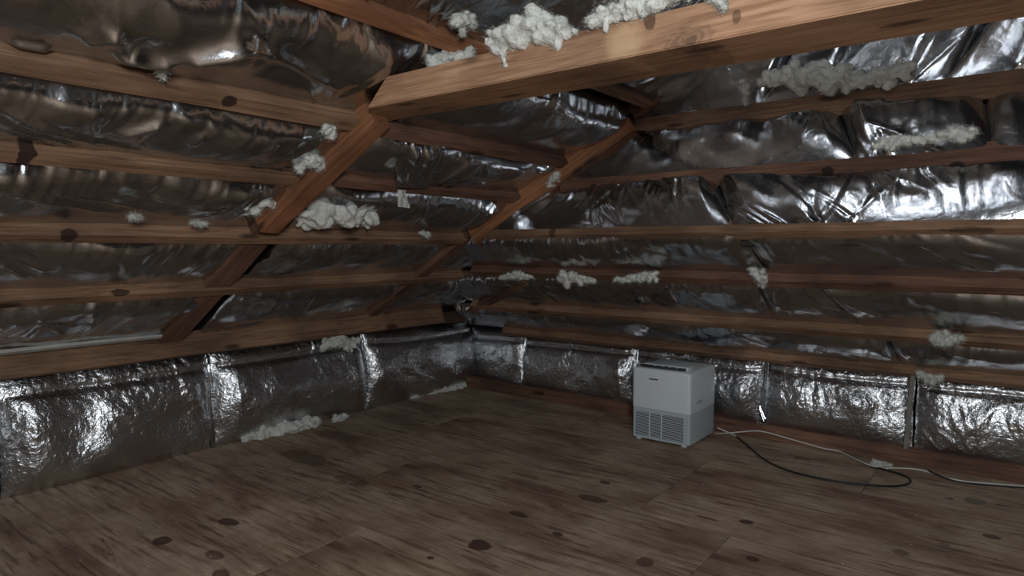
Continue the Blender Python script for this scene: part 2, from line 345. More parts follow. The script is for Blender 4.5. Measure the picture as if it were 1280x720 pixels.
# purlin lines on the left slope: slopes a = height over camera / distance in Y
def yl(a):      # Y of the line where plane PL meets elevation a
    # z = zl(Y); z - 1.25 = a * (Y - camY)
    return (ZL - 0.15 * T - CAM.z + a * CAM.y) / (a + T)
LA = {'m1': 0.575, '0': 0.470, '1': 0.257, '2': 0.136, '3': 0.034, '4': -0.050, '5': -0.131}
LY = {k: yl(a) for k, a in LA.items()}
XA, XBr = -2.74, -1.37
def strip_left(ylo, yhi, x0, x1, **kw):
    lo, hi = ylo, yhi
    x1a, x1b = x1 if hasattr(x1, '__len__') else (x1, x1)
    return foil_panel(ceiling, (x0, lo, zl(lo)), (x1a, lo, zl(lo)), (x1b, hi, zl(hi)), (x0, hi, zl(hi)), NL, **kw)
ov = 0.012
rows = [('5', '4'), ('4', '3'), ('3', '2'), ('2', '1'), ('1', '0')]
sd = 100
for i, (a, b_) in enumerate(rows):
    y0, y1 = LY[a] + 0.012, LY[b_] + 0.062
    for j, (x0, x1) in enumerate([(-6.4, XA - 0.10), (XA + 0.03, XBr - 0.05), (XBr + 0.02, -0.2)]):
        if j == 2 and i > 2: continue
        sd += 1
        if j == 1 and i >= 2: x1 = (XG + KG * (zl(y0) - ZG) - 0.04, XG + KG * (zl(y1) - ZG) - 0.04)
        if i == 4 and j == 0: x1 = -2.80
        if i == 4 and j == 1: x0 = -2.80
        rs = 0.010 if j < 2 else 0.014
        sg = [0.06, 0.06, 0.07, 0.085, 0.10][i]
        fp = None
        if j == 0 and i == 4: fp = [(130, 58, 215, 40, .03, .045), (200, 42, 310, 20, .03, .05), (0, 38, 66, 50, .015, .025), (85, 25, 140, -6, .03, .035), (270, 5, 420, 100, .02, .025), (300, 0, 345, 60, .008, -.02), (150, 60, 180, 5, .02, -.03)]
        if j == 0 and i == 3: fp = [(-20, 100, 150, 180, .014, .014), (-20, 118, 110, 182, .010, .012), (-10, 138, 85, 182, .009, .011), (40, 128, 185, 186, .010, .010), (130, 148, 205, 124, .02, .03), (225, 160, 245, 138, .010, .015), (318, 165, 335, 148, .009, .014), (300, 200, 375, 165, .008, .010), (330, 205, 385, 180, .006, .009)]
        if j == 0 and i == 2: fp = [(-10, 210, 150, 265, .012, .012), (20, 208, 200, 262, .010, .010), (240, 262, 290, 240, .006, .010), (140, 232, 290, 250, .008, .009)]
        if j == 0 and i == 1: fp = [(-5, 310, 36, 338, .012, .018), (10, 306, 60, 325, .008, .012)]
        if j == 0 and i == 0: fp = [(50, 385, 30, 415, .012, .015), (50, 385, 80, 405, .008, .012), (50, 385, 95, 392, .006, .01), (52, 383, 40, 372, .008, .01)]
        if j == 1 and i == 3: fp = [(505, 195, 512, 160, .012, .03), (520, 200, 528, 160, .012, .03), (530, 230, 580, 180, .012, .02), (545, 235, 590, 185, .009, .018)]
        if j == 1 and i == 0: fp = [(288, 408, 330, 392, .008, .015)]
        if j == 1 and i == 1: fp = [(318, 330, 352, 306, .010, .018), (325, 340, 370, 326, .006, .010)]
        strip_left(y0 + ov, y1 - ov, x0, x1, sag=sg, pin=0.16, seed=sd, res=rs, skew=0.42, fpx=fp, pf=PL)
# above the top purlin
strip_left(LY['0'] + 0.02, -3.15, -6.4, -2.95, sag=0.10, pin=0.06, seed=151, low=0.03, skew=0.4)
strip_left(LY['0'] + 0.02, -2.95, -2.95, -0.85, sag=0.08, pin=0.06, seed=152, low=0.02)
strip_left(-3.13, -4.25, -6.4, -0.4, sag=0.09, pin=0.06, seed=153, low=0.02, res=0.016)

# end gablet and lower end slope
def xg(z): return XG + KG * (z - ZG)
def ZGa(a):      # height on PG of elevation a (per X distance)
    # z-1.25 = a*(xg(z)-camx)
    return (CAM.z + a * (XG - KG * ZG - CAM.x)) / (1 - a * KG)
def XSa(a): return (ZS + TS * XS - CAM.z + a * CAM.x) / (a + TS)
RZ = {'1': ZGa(0.212), '2': ZGa(0.121), '3': ZGa(0.034)}
RX = {'4': XSa(-0.037), '5': XSa(-0.106), '6': XSa(-0.155)}
def gp(y, z): return (xg(z), y, z)
def sp(y, x): return (x, y, zs(x))
yend = -5.6
def strip_gable(z0, z1, cuts, bx=0.03, **kw):
    for i in range(len(cuts) - 1):
        (ylo, yhi), (ylo2, yhi2) = cuts[i], cuts[i + 1]
        kw['seed'] = kw.get('seed', 200) + 1
        o_ = np.array([bx, 0, -0.0])
        foil_panel(wall_gable, gp(ylo, z0), gp(ylo2, z0), np.array(gp(yhi2, z1)) + o_, np.array(gp(yhi, z1)) + o_, NG, pf=PG, **kw)
def strip_skirt(x0, x1, cuts, **kw):
    for i in range(len(cuts) - 1):
        (ylo, yhi), (ylo2, yhi2) = cuts[i], cuts[i + 1]
        kw['seed'] = kw.get('seed', 300) + 1
        foil_panel(ceiling, sp(ylo, x0), sp(ylo2, x0), sp(yhi2, x1), sp(yhi, x1), NS, **kw)
wall_gable = poly('wall_gable', [gp(0, 1.3), gp(-8.4, 1.3), gp(-8.4, 3.4), gp(0, 3.4)], M_BACK, -0.03, NG); tag(wall_gable, kind='structure')
wall_gable.location = tuple(-NG * 0.10)
def cut(lo, hi, f): return (f(*lo).y, f(*hi).y)
# children are placed in world space, so undo the parent's shift
c_top = cut((950, 125), (915, 80), PG)
z_top = 2.62
strip_gable(RZ['1'] - 0.0, z_top, [(-1.6, -2.2), (c_top[0], c_top[0] - 0.35), (-3.75, -4.1), (yend, yend)], bx=0.0, sag=0.13, pin=0.04, seed=210, low=0.02)
c12 = cut((1070, 195), (1035, 165), PG); c12b = cut((1240, 185), (1225, 150), PG)
strip_gable(RZ['2'] - 0.0, RZ['1'] - 0.045, [(-1.2, -1.5), c12, c12b, (yend, yend)], bx=0.10, sag=0.08, pin=0.09, pkmax=0.78, seed=220, fpx=[(1010, 150, 1062, 192, .02, .03), (795, 180, 838, 222, .010, .014), (860, 172, 885, 210, .010, .014), (880, 168, 920, 205, .008, .010), (935, 160, 962, 200, .007, .009), (1100, 140, 1190, 160, .012, .016)])
c23 = cut((915, 283), (885, 240), PG)
strip_gable(RZ['3'] - 0.0, RZ['2'] - 0.035, [(-0.9, -1.2), c23, (yend, yend)], bx=0.08, sag=0.07, pin=0.10, pkmax=0.82, seed=230, fpx=[(905, 240, 985, 280, .009, .014), (925, 238, 1010, 282, .008, .012), (950, 238, 1055, 282, .009, .014), (655, 255, 690, 292, .007, .012), (700, 250, 735, 290, .008, .012), (830, 240, 855, 285, .008, .012), (1000, 232, 1130, 238, .015, .02)])
c34 = cut((958, 340), (930, 300), PS)
strip_skirt(RX['4'] + 0.01, XG - 0.00, [(-0.6, -0.8), c34, (yend, yend)], sag=0.055, pin=0.08, pkmax=0.85, seed=240, pf=PS, fpx=[(890, 305, 935, 335, .009, .013), (905, 303, 950, 335, .008, .012), (670, 305, 705, 335, .007, .010), (745, 305, 770, 335, .007, .010), (820, 303, 850, 325, .008, .012)])
c45 = cut((967, 397), (950, 355), PS)
strip_skirt(RX['5'] + 0.01, RX['4'] + 0.055, [(-0.4, -0.5), c45, (-3.35, -3.2), (yend, yend)], sag=0.05, pin=0.05, pkmax=0.85, seed=250, pf=PS, fpx=[(1010, 358, 1060, 400, .009, .013), (1025, 358, 1090, 400, .008, .012), (1080, 360, 1125, 388, .010, .014), (740, 360, 755, 385, .006, .01), (765, 358, 785, 385, .006, .01), (975, 362, 995, 395, .007, .01)])
c56 = cut((1127, 457), (1110, 425), PS)
strip_skirt(RX['6'] + 0.01, RX['5'] + 0.055, [(-0.1, -0.2), c56, (yend, yend)], sag=0.05, pin=0.05, pkmax=0.85, seed=260, pf=PS, fpx=[(970, 412, 1020, 445, .009, .013), (1040, 420, 1085, 450, .010, .014), (1140, 432, 1170, 450, .008, .01), (1000, 412, 1060, 450, .007, .01)])
for o in C.objects:
    if o.parent == wall_gable: o.location = tuple(NG * 0.10)

# foil faced batts of the two low walls
xl = lambda px_: WL(px_, 500).x
lw = [-6.4, xl(6) - 0.03, xl(267), xl(459), -0.13]
for i in range(4):
    a, b_ = lw[i] + 0.004, lw[i + 1] - 0.004
    foil_panel(wall_left, (a, -0.10, 0.0), (b_, -0.10, 0.0), (b_, -0.05, 0.62), (a, -0.05, 0.62), (0, -1, 0), crink=(1.3, 1, 0.6, 0.3)[i], sag=0.11, pin=0.13, seed=400 + i, mode='wall', crease=0.45, mat=M_FOILW, skew=0.46, res=0.009, low=0.02)
yr = lambda px_: WR(px_, 500).y
rw = [-0.13, yr(652), yr(792), yr(953), yr(1143), -5.4]
for i in range(5):
    a, b_ = rw[i] - 0.004, rw[i + 1] + 0.004
    pass
    xa = -0.21 if i == 0 else -0.27
    foil_panel(wall_right, (xa, a, 0.085), (-0.27, b_, 0.085), (-0.20, b_, 0.53), (-0.20, a, 0.53), crink=(0.25, 0.4, 1, 1, 1)[i], n=(-1, 0, 0), sag=0.075, pin=0.11, seed=420 + i, mode='wall', crease=0.45, mat=M_FOILW, skew=0.5, res=0.008, low=0.018)

# ------------------------------------------------------------------ timber
def timber(name, p0, p1, inward, w, d, mat, label, cat, w_side=1, back=0.0, group=None, parent=None, wob=0.0015):
    """the line p0-p1 is the corner touching the foil; w runs across (w_side picks the way), d into the room along inward"""
    p0, p1 = V(p0), V(p1); ax = (p1 - p0); L_ = ax.length; ax.normalize()
    inn = V(inward) - ax * V(inward).dot(ax); inn.normalize(); ac = ax.cross(inn) * w_side
    if ac.cross(ax).dot(inn) < 0: pass
    bm = bmesh.new(); n = max(2, int(L_ / 0.35)); rings = []
    for i in range(n + 1):
        x = L_ * i / n
        f = lambda: random.uniform(-wob, wob)
        rings.append([bm.verts.new((x, a + f(), b + f())) for a, b in ((0, -back), (w, -back), (w, d), (0, d))])
    for i in range(n):
        for k in range(4): bm.faces.new((rings[i][k], rings[i][(k + 1) % 4], rings[i + 1][(k + 1) % 4], rings[i + 1][k]))
    bm.faces.new(rings[0][::-1]); bm.faces.new(rings[-1])
    es = [e for e in bm.edges if abs((e.verts[0].co - e.verts[1].co).normalized().x) > 0.9 or e.is_boundary]
    bmesh.ops.bevel(bm, geom=es, offset=0.003, segments=1, affect='EDGES')
    mt = Matrix((ax, ac, inn)).transposed()
    bmesh.ops.recalc_face_normals(bm, faces=bm.faces)
    if mt.determinant() < 0:
        for v_ in bm.verts: v_.co.y *= -1
        bmesh.ops.reverse_faces(bm, faces=bm.faces); mt = Matrix((ax, -ac, inn)).transposed()
    o = from_bm(name, bm, mat, parent); mw = mt.to_4x4(); mw.translation = p0; o.matrix_world = mw
    tag(o, label, cat, group); return o
GP_ = 'purlins running across the roof slopes'
def purlin_left(a, x0, x1, w, d, mat, label):
    y = yl(a); z = zl(y)
    return timber('purlin', (x0, y, z), (x1, y, z), NL, w, d, mat, label, 'purlin', w_side=1, back=0.02, group=GP_)
# w_side: across must run down the slope (towards +Y) on the left; ax=+X, inn=NL -> ax x inn = (0, +, -)
purlin_left(0.470, -3.6, -2.40, 0.055, 0.06, M_ORANGE, 'orange brown purlin at top centre ending under white fluff behind the tie beam')
purlin_left(0.408, -2.42, -1.14, 0.055, 0.06, M_RED, 'short reddish purlin just under the tie beam butting the head of the long orange rafter')
purlin_left(0.257, -6.4, XA - 0.03, 0.066, 0.064, M_BROWN, 'uppermost long brown purlin on the left slope, ending at the left rafter head')
purlin_left(0.250, XA + 0.02, -1.18, 0.055, 0.06, M_RED, 'dark red purlin under the tie beam between the two rafters, next above the foil flap')
purlin_left(0.136, -6.4, XA - 0.03, 0.06, 0.055, M_BROWN, 'brown purlin on the left slope, second from the top, black stain near its left end')
purlin_left(0.140, XA + 0.02, -1.30, 0.055, 0.055, M_RED, 'red brown purlin between the rafters with a torn foil flap hanging over it')
purlin_left(0.034, -6.4, -1.375, 0.055, 0.065, M_BROWN, 'pale brown purlin crossing under the left rafter at mid height, third from the top')
purlin_left(-0.050, -6.4, -0.95, 0.062, 0.065, M_BROWN, 'long brown purlin on the left slope, one above the left wall plate')

def purlin_right(on, key, a, y0, y1, w, d, mat, label):
    if on == 'G': z = ZGa(a); p0, p1 = gp(y0, z), gp(y1, z)
    else: x = XSa(a); p0, p1 = sp(y0, x), sp(y1, x)
    return timber('purlin', p0, p1, NS if on == 'S' else V((-0.55, 0, -0.84)), w, d, mat, label, 'purlin', w_side=1, back=0.035, group=GP_)
yB = lambda px_, py_: PG(px_, py_).y
purlin_right('G', 1, 0.212, yB(789, 160), yend, 0.066, 0.092, M_BROWN, 'top purlin on the right carrying the biggest row of white fluff')
purlin_right('G', 2, 0.121, yB(703, 228), yend, 0.055, 0.07, M_RED, 'second purlin from the top on the right, reddish with two dark knots')
purlin_right('G', 3, 0.034, yB(603, 295), yend, 0.064, 0.047, M_BROWN, 'level looking third purlin from the top on the right')
purlin_right('S', 4, -0.037, -0.85, yend, 0.060, 0.055, M_RED, 'red brown purlin on the right with white fluff scraps, fourth from the top')
purlin_right('S', 5, -0.106, -0.5, yend, 0.060, 0.055, M_BROWN, 'olive brown purlin on the right above the wall plate, fifth from the top')
# plates
timber('wall_plate', (-6.4, -0.15, ZL - 0.005), (-0.62, -0.15, ZL - 0.005), (0, -0.35, -0.94), 0.05, 0.125, M_BROWN, 'thick mottled brown timber plate along the top of the low left wall', 'wall plate', back=0.02)
timber('wall_plate', sp(-0.55, RX['6']), sp(yend, RX['6']), (-0.55, 0, -0.84), 0.055, 0.055, M_BROWN, 'brown timber plate along the top of the low right wall behind the white machine', 'wall plate', back=0.02)
timber('sole_plate', (-0.315, -0.02, 0.09), (-0.315, yend, 0.09), (0, 0, -1), 0.09, 0.09, M_RED, 'reddish timber sole plate along the foot of the right wall beside the cables', 'sole plate', w_side=1)
timber('pale_batten', (-5.9, -0.235, ZL + 0.025), (WL(197, 415).x, -0.235, ZL + 0.025), (0, -0.5, -0.86), 0.03, 0.018, M_PALE, 'thin pale grey batten lying on the left wall plate, ending before the left rafter', 'batten')

# rafters
def rafter(f, a, b_, w, d, mat, label, back=0.02, n=NL, group='sloping rafters'):
    return timber('rafter', a, b_, n, w, d, mat, label, 'rafter', w_side=1, back=back, group=group)
def pl(x, y, z_off=0.0): return (x, y, zl(y))
ya3 = LY['3']; 
timber('rafter', pl(-2.86, ya3 - 0.085), pl(-2.75, -1.86), NL, 0.10, 0.11, M_ORANGE, 'upper orange length of the left rafter, from the tie beam end down to mid slope', 'rafter', w_side=-1, back=0.02, group='sloping rafters')
timber('rafter', pl(-2.83, -0.16), pl(-2.785, ya3 - 0.06), NL, 0.14, 0.05, M_RED, 'lower dark red length of the left rafter, split by a dark gap, behind the purlins', 'rafter', w_side=-1, back=0.04, group='sloping rafters')
b_lo, b_hi = PL(592, 288), PL(781, 146)
dB = (b_hi - b_lo)
timber('rafter', b_lo, b_hi + dB * 0.02, NL, 0.08, 0.11, M_ORANGE, 'orange upper length of the right rafter with a square cut lower end', 'rafter', w_side=-1, back=0.02, group='sloping rafters')
timber('rafter', b_hi + dB * 0.03 + V((0.0, 0, 0)), PL(935, 55), NL, 0.06, 0.06, M_RED, 'short reddish rafter end showing between the tie beam and the top right purlin', 'rafter', w_side=-1, back=0.02, group='sloping rafters')
timber('rafter', PL(470, 386), b_lo - dB * 0.0, NL, 0.09, 0.05, M_RED, 'lower reddish length of the right rafter running down behind two purlins', 'rafter', w_side=-1, back=0.03, group='sloping rafters')
timber('rafter', PS(583, 384), PS(655, 344), NS, 0.06, 0.05, M_RED, 'short dark red rafter stub in the dark far corner', 'rafter', w_side=1, back=0.02, group='sloping rafters')
timber('rafter', PL(705, 42), PL(800, -30), NL, 0.09, 0.06, M_RED, 'reddish rafter showing above the tie beam between the fluff clumps', 'rafter', w_side=-1, back=0.02, group='sloping rafters')
purlin_left(0.5, -2.2, -0.72, 0.055, 0.05, M_BROWN, 'yellowish purlin end glimpsed under the tie beam above the top right purlin')

# tie beam
ZB0, ZB1 = 1.80, 0
bb0, bb1 = PZ(474, 153, 1.80), PZ(1280, 22, 1.80)
bf0, bf1 = PZ(752, 78, 1.80), PZ(1150, 0, 1.80)
df = (bf1 - bf0); db = (bb1 - bb0)
f_at = lambda y: bf0 + df * ((y - bf0.y) / df.y)
b_at = lambda y: bb0 + db * ((y - bb0.y) / db.y)
fa = f_at(-2.05); fp = f_at(-2.3)
pt = None
nrm = V((df.y, -df.x, 0)).normalized()
pt = hit(520, 93, nrm, nrm.dot(fa)); pt2 = hit(854, 0, nrm, nrm.dot(fa))
print('beam', bb0, bb1, bf0, bf1, 'top', pt, pt2)
ztop = (pt.z + pt2.z) / 2
bm = bmesh.new(); rings = []
y_end = -4.9
def yroof(z): return (ZL - 0.15 * T - z) / T
for i, yy in enumerate([None] + list(np.linspace(-2.3, y_end, 14))):
    ring = []
    for fn, z in ((f_at, 1.80), (f_at, ztop), (b_at, ztop), (b_at, 1.80)):
        bk = fn is b_at; y_ = yy if yy is not None else (yroof(z) - (0.05 if bk else 0.15) if z > 1.81 else (bb0.y if bk else -1.98))
        p = fn(y_) + V((0, 0, z - 1.80)); ring.append(bm.verts.new(p))
    rings.append(ring)
for i in range(len(rings) - 1):
    for k in range(4): bm.faces.new((rings[i][k], rings[i][(k + 1) % 4], rings[i + 1][(k + 1) % 4], rings[i + 1][k]))
bm.faces.new(rings[0][::-1]); bm.faces.new(rings[-1]); bmesh.ops.recalc_face_normals(bm, faces=bm.faces)
bmesh.ops.bevel(bm, geom=[e for e in bm.edges if abs((e.verts[0].co - e.verts[1].co).normalized().y) > 0.9], offset=0.004, segments=2, affect='EDGES')
ax = (f_at(-4) - f_at(-2)).normalized(); mw = Matrix((ax, V((0, 0, 1)).cross(ax), V((0, 0, 1)))).transposed().to_4x4(); mw.translation = fa
for v_ in bm.verts: v_.co = mw.inverted() @ v_.co
o = from_bm('tie_beam', bm, M_BEAM); o.matrix_world = mw
tag(o, 'large pale brown tie beam crossing the top right with a swirling knot on its face', 'beam')

# ------------------------------------------------------------------ white fluff
def tuft(label, blobs, seed=0, fibres=60, cat='insulation', group='white insulation fluff', rough=0.35, flat=None):
    """blobs: (position, radius or (rx,ry,rz)); fused into one ragged body with loose fibres"""
    rnd = random.Random(seed); bm = bmesh.new(); base = V(blobs[0][0]); rmax = 0
    for (p, r) in blobs:
        p = V(p) - base; rr = V((r, r, r)) if not hasattr(r, '__len__') else V(r); rmax = max(rmax, max(rr))
        for j in range(4):                                  # a core and three off-centre lumps
            k = 1.1 if j == 0 else rnd.uniform(0.6, 0.9)
            off = V((0, 0, 0)) if j == 0 else V((rnd.gauss(0, 1) * rr.x, rnd.gauss(0, 1) * rr.y, rnd.gauss(0, 1) * rr.z)) * 0.62
            bmesh.ops.create_icosphere(bm, subdivisions=2, radius=1, matrix=Matrix.Translation(p + off) @ Matrix.Rotation(rnd.uniform(0, 3), 4, V((rnd.gauss(0, 1), rnd.gauss(0, 1), rnd.gauss(0, 1)))) @ Matrix.Diagonal((rr.x * k * rnd.uniform(1.0, 1.5), rr.y * k * rnd.uniform(.6, 1), rr.z * k * rnd.uniform(.6, 1.0), 1)))
    me0 = bpy.data.meshes.new('t'); bm.to_mesh(me0); bm.free(); o0 = bpy.data.objects.new('t', me0); C.objects.link(o0)
    m = o0.modifiers.new('r', 'REMESH'); m.mode = 'VOXEL'; m.voxel_size = max(0.0022, min(0.0045, rmax * 0.11))
    me = bpy.data.meshes.new_from_object(o0.evaluated_get(bpy.context.evaluated_depsgraph_get())); bpy.data.objects.remove(o0)
    bm = bmesh.new(); bm.from_mesh(me); me.clear_geometry()
    for _ in range(4): bmesh.ops.smooth_vert(bm, verts=bm.verts, factor=0.5, use_axis_x=True, use_axis_y=True, use_axis_z=True)
    bm.normal_update()
    sh = V((seed * 3.3, seed * 1.7, 0)); A = rmax * 0.20; new = []
    for v_ in bm.verts:
        s = v_.co + sh; n_ = v_.normal
        d = mnoise.noise(s * (0.9 / rmax)) * 1.1 + mnoise.noise(s * (2.0 / rmax)) * 0.5 + mnoise.noise(s * (4.5 / rmax)) * 0.18
        new.append(v_.co + n_ * (d * A) + mnoise.noise_vector(s * (3.5 / rmax)) * A * 0.35)
    for v_, c_ in zip(bm.verts, new): v_.co = c_
    src = [(v_.co.copy(), v_.normal.copy()) for v_ in rnd.sample(list(bm.verts), min(len(bm.verts), int(3 * fibres * (1 + len(blobs) * 0.5))))]
    for q_, d in src:
        t_ = (d + V((rnd.gauss(0, .6), rnd.gauss(0, .6), rnd.gauss(0, .6) - 0.3))).normalized(); q_ = q_ - d * 0.003
        sd_ = t_.orthogonal().normalized() * 0.0006; L_ = rnd.uniform(0.006, 0.026); prev = None
        for j in range(4):
            wj = sd_ * (1 - j / 3.3); a = bm.verts.new(q_ - wj); b_ = bm.verts.new(q_ + wj)
            if prev: bm.faces.new((prev[0], prev[1], b_, a))
            prev = (a, b_); q_ = q_ + t_ * L_ / 3; t_ = (t_ + V((rnd.gauss(0, .4), rnd.gauss(0, .4), rnd.gauss(0, .4)))).normalized()
    vl = list(bm.verts); allv = [(v_.co.copy(), v_.normal.copy()) for v_ in rnd.sample(vl, min(len(vl), 2600))]
    for q_, d in allv:                                      # short fuzz
        t_ = (d * 0.8 + V((rnd.gauss(0, .8), rnd.gauss(0, .8), rnd.gauss(0, .8)))).normalized(); sd_ = t_.orthogonal().normalized() * 0.0008
        L_ = rnd.uniform(0.2, 0.55) * min(rmax, 0.03); bm.faces.new((bm.verts.new(q_ - sd_), bm.verts.new(q_ + sd_), bm.verts.new(q_ + t_ * L_)))
    o = from_bm('insulation_tuft', bm, M_FLUFF, smooth=True); o.location = base
    return tag(o, label, cat, group)
def pathblobs(fn, pts, off=V((0, 0, 0)), n=3, seed=1, jit=0.3, sq=None):
    """pts: (px, py, radius m)"""
    rnd = random.Random(seed); out = []
    for (x0, y0, r0), (x1, y1, r1) in zip(pts[:-1], pts[1:]):
        m_ = max(n, int((fn(x1, y1) - fn(x0, y0)).length / (0.55 * (r0 + r1) / 2)))
        for i in range(m_):
            t_ = i / m_; r = r0 * (1 - t_) + r1 * t_
            p = fn(x0 + (x1 - x0) * t_, y0 + (y1 - y0) * t_) + off + V([rnd.uniform(-jit, jit) * r for _ in range(3)])
            r *= rnd.uniform(0.8, 1.15)
            out.append((p, r if sq is None else (r * sq[0], r * sq[1], r * sq[2])))
    x, y, r = pts[-1]; out.append((fn(x, y) + off, r if sq is None else (r * sq[0], r * sq[1], r * sq[2])))
    return out
FB = lambda x, y: hit(x, y, nrm, nrm.dot(fa) - 0.0)          # the tie beam's near face
toward = lambda p: (CAM - p).normalized()
tuft('big ragged white fluff clump draped over the tie beam with a hanging tail', pathblobs(FB, [(618, 52, .022), (650, 45, .04), (672, 30, .035), (690, 45, .03), (712, 42, .014)], n=3, seed=2) + pathblobs(FB, [(622, 45, .018), (628, 62, .012), (632, 82, .008)], n=3, seed=3), seed=2, fibres=90)
tuft('white fluff bank lying along the top of the tie beam', pathblobs(FB, [(738, 27, .012), (770, 18, .022), (805, 8, .025), (838, -3, .02), (866, -12, .014)], n=3, seed=4), seed=4)
tuft('small white fluff scrap on the tie beam edge near the big knot', pathblobs(FB, [(893, -4, .012), (903, 6, .010), (906, 13, .006)], n=2, seed=5), seed=5, fibres=30)
PB = lambda x, y: hit(x, y, (0, T, 1), ZL + T * -0.15 - 0.10)
tuft('white fluff clump tucked behind the left end of the tie beam', pathblobs(PB, [(540, 84, .022), (560, 76, .03), (585, 70, .025)], n=3, seed=6), seed=6)
tuft('round white fluff ball stuck on the top centre purlin', pathblobs(PB, [(568, 28, .028), (580, 22, .022), (590, 30, .014)], n=2, seed=7), seed=7)
tuft('white fluff scrap with a tail clinging to the left rafter', pathblobs(PB, [(376, 208, .018), (392, 196, .018), (402, 210, .014), (412, 222, .009)], n=3, seed=8), seed=8)
tuft('small white fluff knob under the uppermost left purlin by the rafter', pathblobs(PB, [(409, 160, .016), (414, 168, .018)], n=2, seed=9), seed=9, fibres=30)
PL5 = lambda x, y: hit(x, y, (0, T, 1), ZL + T * -0.15 - 0.035)
tuft('wide white exposed batt patch right of the left rafter, above the third purlin', pathblobs(PL5, [(378, 276, .04), (398, 262, .07), (430, 265, .07), (455, 270, .05)], n=3, seed=10, sq=(1.1, .9, .7)), seed=10)
tuft('pale fluff patch on the foil just left of the left rafter', pathblobs(PL5, [(292, 262, .03), (318, 255, .045), (338, 246, .04)], n=3, seed=11, sq=(1, .8, .5)), seed=11)
tuft('white fluff scrap clinging to the right rafter', pathblobs(PB, [(686, 230, .012), (695, 218, .014), (701, 226, .011), (704, 236, .007)], n=2, seed=12), seed=12)
tuft('white wisp hanging over the uppermost left purlin', pathblobs(PB, [(201, 74, .010), (202, 85, .009), (203, 96, .006)], n=3, seed=13), seed=13, fibres=25)
tuft('tiny white scrap on the third left purlin, at far left', pathblobs(PB, [(165, 271, .007), (173, 272, .007)], n=2, seed=14), seed=14, fibres=30)
tuft('low white scraps along the third left purlin, left of the rafter', pathblobs(PB, [(240, 278, .006), (256, 280, .007)], n=2, seed=15), seed=15, fibres=30)
tuft('small white fluff dot on the third purlin between the rafters', pathblobs(PB, [(528, 291, .010), (536, 294, .009)], n=2, seed=16), seed=16, fibres=20)
PG5 = lambda x, y: PG(x, y) + NG * 0.07
tuft('largest cloud of white fluff resting on the top right purlin', pathblobs(PG5, [(958, 114, .022), (985, 108, .04), (1020, 104, .055), (1045, 104, .05), (1075, 112, .035), (1110, 104, .035), (1138, 96, .025)], n=3, seed=17, sq=(.8, 1.1, .9)), seed=17, fibres=80)
tuft('white wisp hanging in front of the top right purlin', pathblobs(lambda x, y: PG(x, y) + NG * 0.12, [(939, 122, .018), (940, 134, .009), (940, 146, .006)], n=3, seed=18), seed=18, fibres=30)
tuft('long low drift of white fluff on the second right purlin', pathblobs(PG5, [(1104, 188, .022), (1125, 188, .022), (1150, 184, .015), (1180, 180, .026), (1212, 176, .022)], n=3, seed=19, sq=(.8, 1.1, .8)), seed=19)
PS5 = lambda x, y: PS(x, y) + NS * 0.06
tuft('white fluff scraps along the fourth right purlin, towards the dark corner', pathblobs(PS5, [(708, 340, .03), (730, 338, .026), (745, 340, .016)], n=3, seed=20), seed=20)
tuft('thin white fluff streak on the fourth right purlin right of the scraps', pathblobs(PS5, [(775, 339, .014), (800, 338, .018), (820, 334, .018)], n=3, seed=21), seed=21)
tuft('faint white fluff at the far left end of the fourth right purlin', pathblobs(PS5, [(632, 338, .014), (650, 334, .02), (668, 337, .014)], n=3, seed=22), seed=22)
tuft('pointed white flap of fluff over the fourth right purlin', pathblobs(PS5, [(945, 328, .028), (955, 336, .022), (956, 344, .012)], n=3, seed=23, sq=(.5, 1, 1)), seed=23)
tuft('white fluff tuft on the fifth right purlin, far right', pathblobs(PS5, [(1172, 410, .018), (1188, 412, .026), (1200, 410, .014)], n=3, seed=24), seed=24)
tuft('white fluff scraps on the right wall plate below the fifth purlin', pathblobs(PS5, [(1150, 455, .012), (1164, 462, .018), (1178, 460, .012)], n=2, seed=25), seed=25, fibres=30)
FL = lambda x, y: PZ(x, y, 0.02) + V((0, -0.05, 0))
tuft('long white fluff roll along the foot of the left wall', pathblobs(FL, [(300, 546, .022), (330, 540, .038), (362, 533, .038), (392, 527, .026)], n=4, seed=26), seed=26)
tuft('small white fluff lump on the floor beyond the long roll', pathblobs(FL, [(414, 523, .018), (424, 520, .020)], n=2, seed=27), seed=27, fibres=30)
tuft('white fluff lump at the left wall foot, nearer of two by the far corner', pathblobs(FL, [(508, 494, .03), (520, 491, .03)], n=2, seed=28), seed=28)
tuft('row of white fluff lumps at the left wall foot in the far corner', pathblobs(FL, [(535, 488, .034), (552, 485, .036), (568, 481, .03), (582, 477, .03)], n=2, seed=29), seed=29)
tuft('small white scrap on the floor under the looped cables', pathblobs(lambda x, y: PZ(x, y, 0.008), [(1092, 580, .016), (1108, 581, .014)], n=2, seed=30, sq=(1, 1, .5)), seed=30, fibres=25)
tuft('pale fluff haze patch high on the left wall foil', pathblobs(lambda x, y: WL(x, y, -0.15), [(405, 432, .03), (425, 425, .045), (440, 430, .04)], n=2, seed=31, sq=(1, .4, .8)), seed=31)

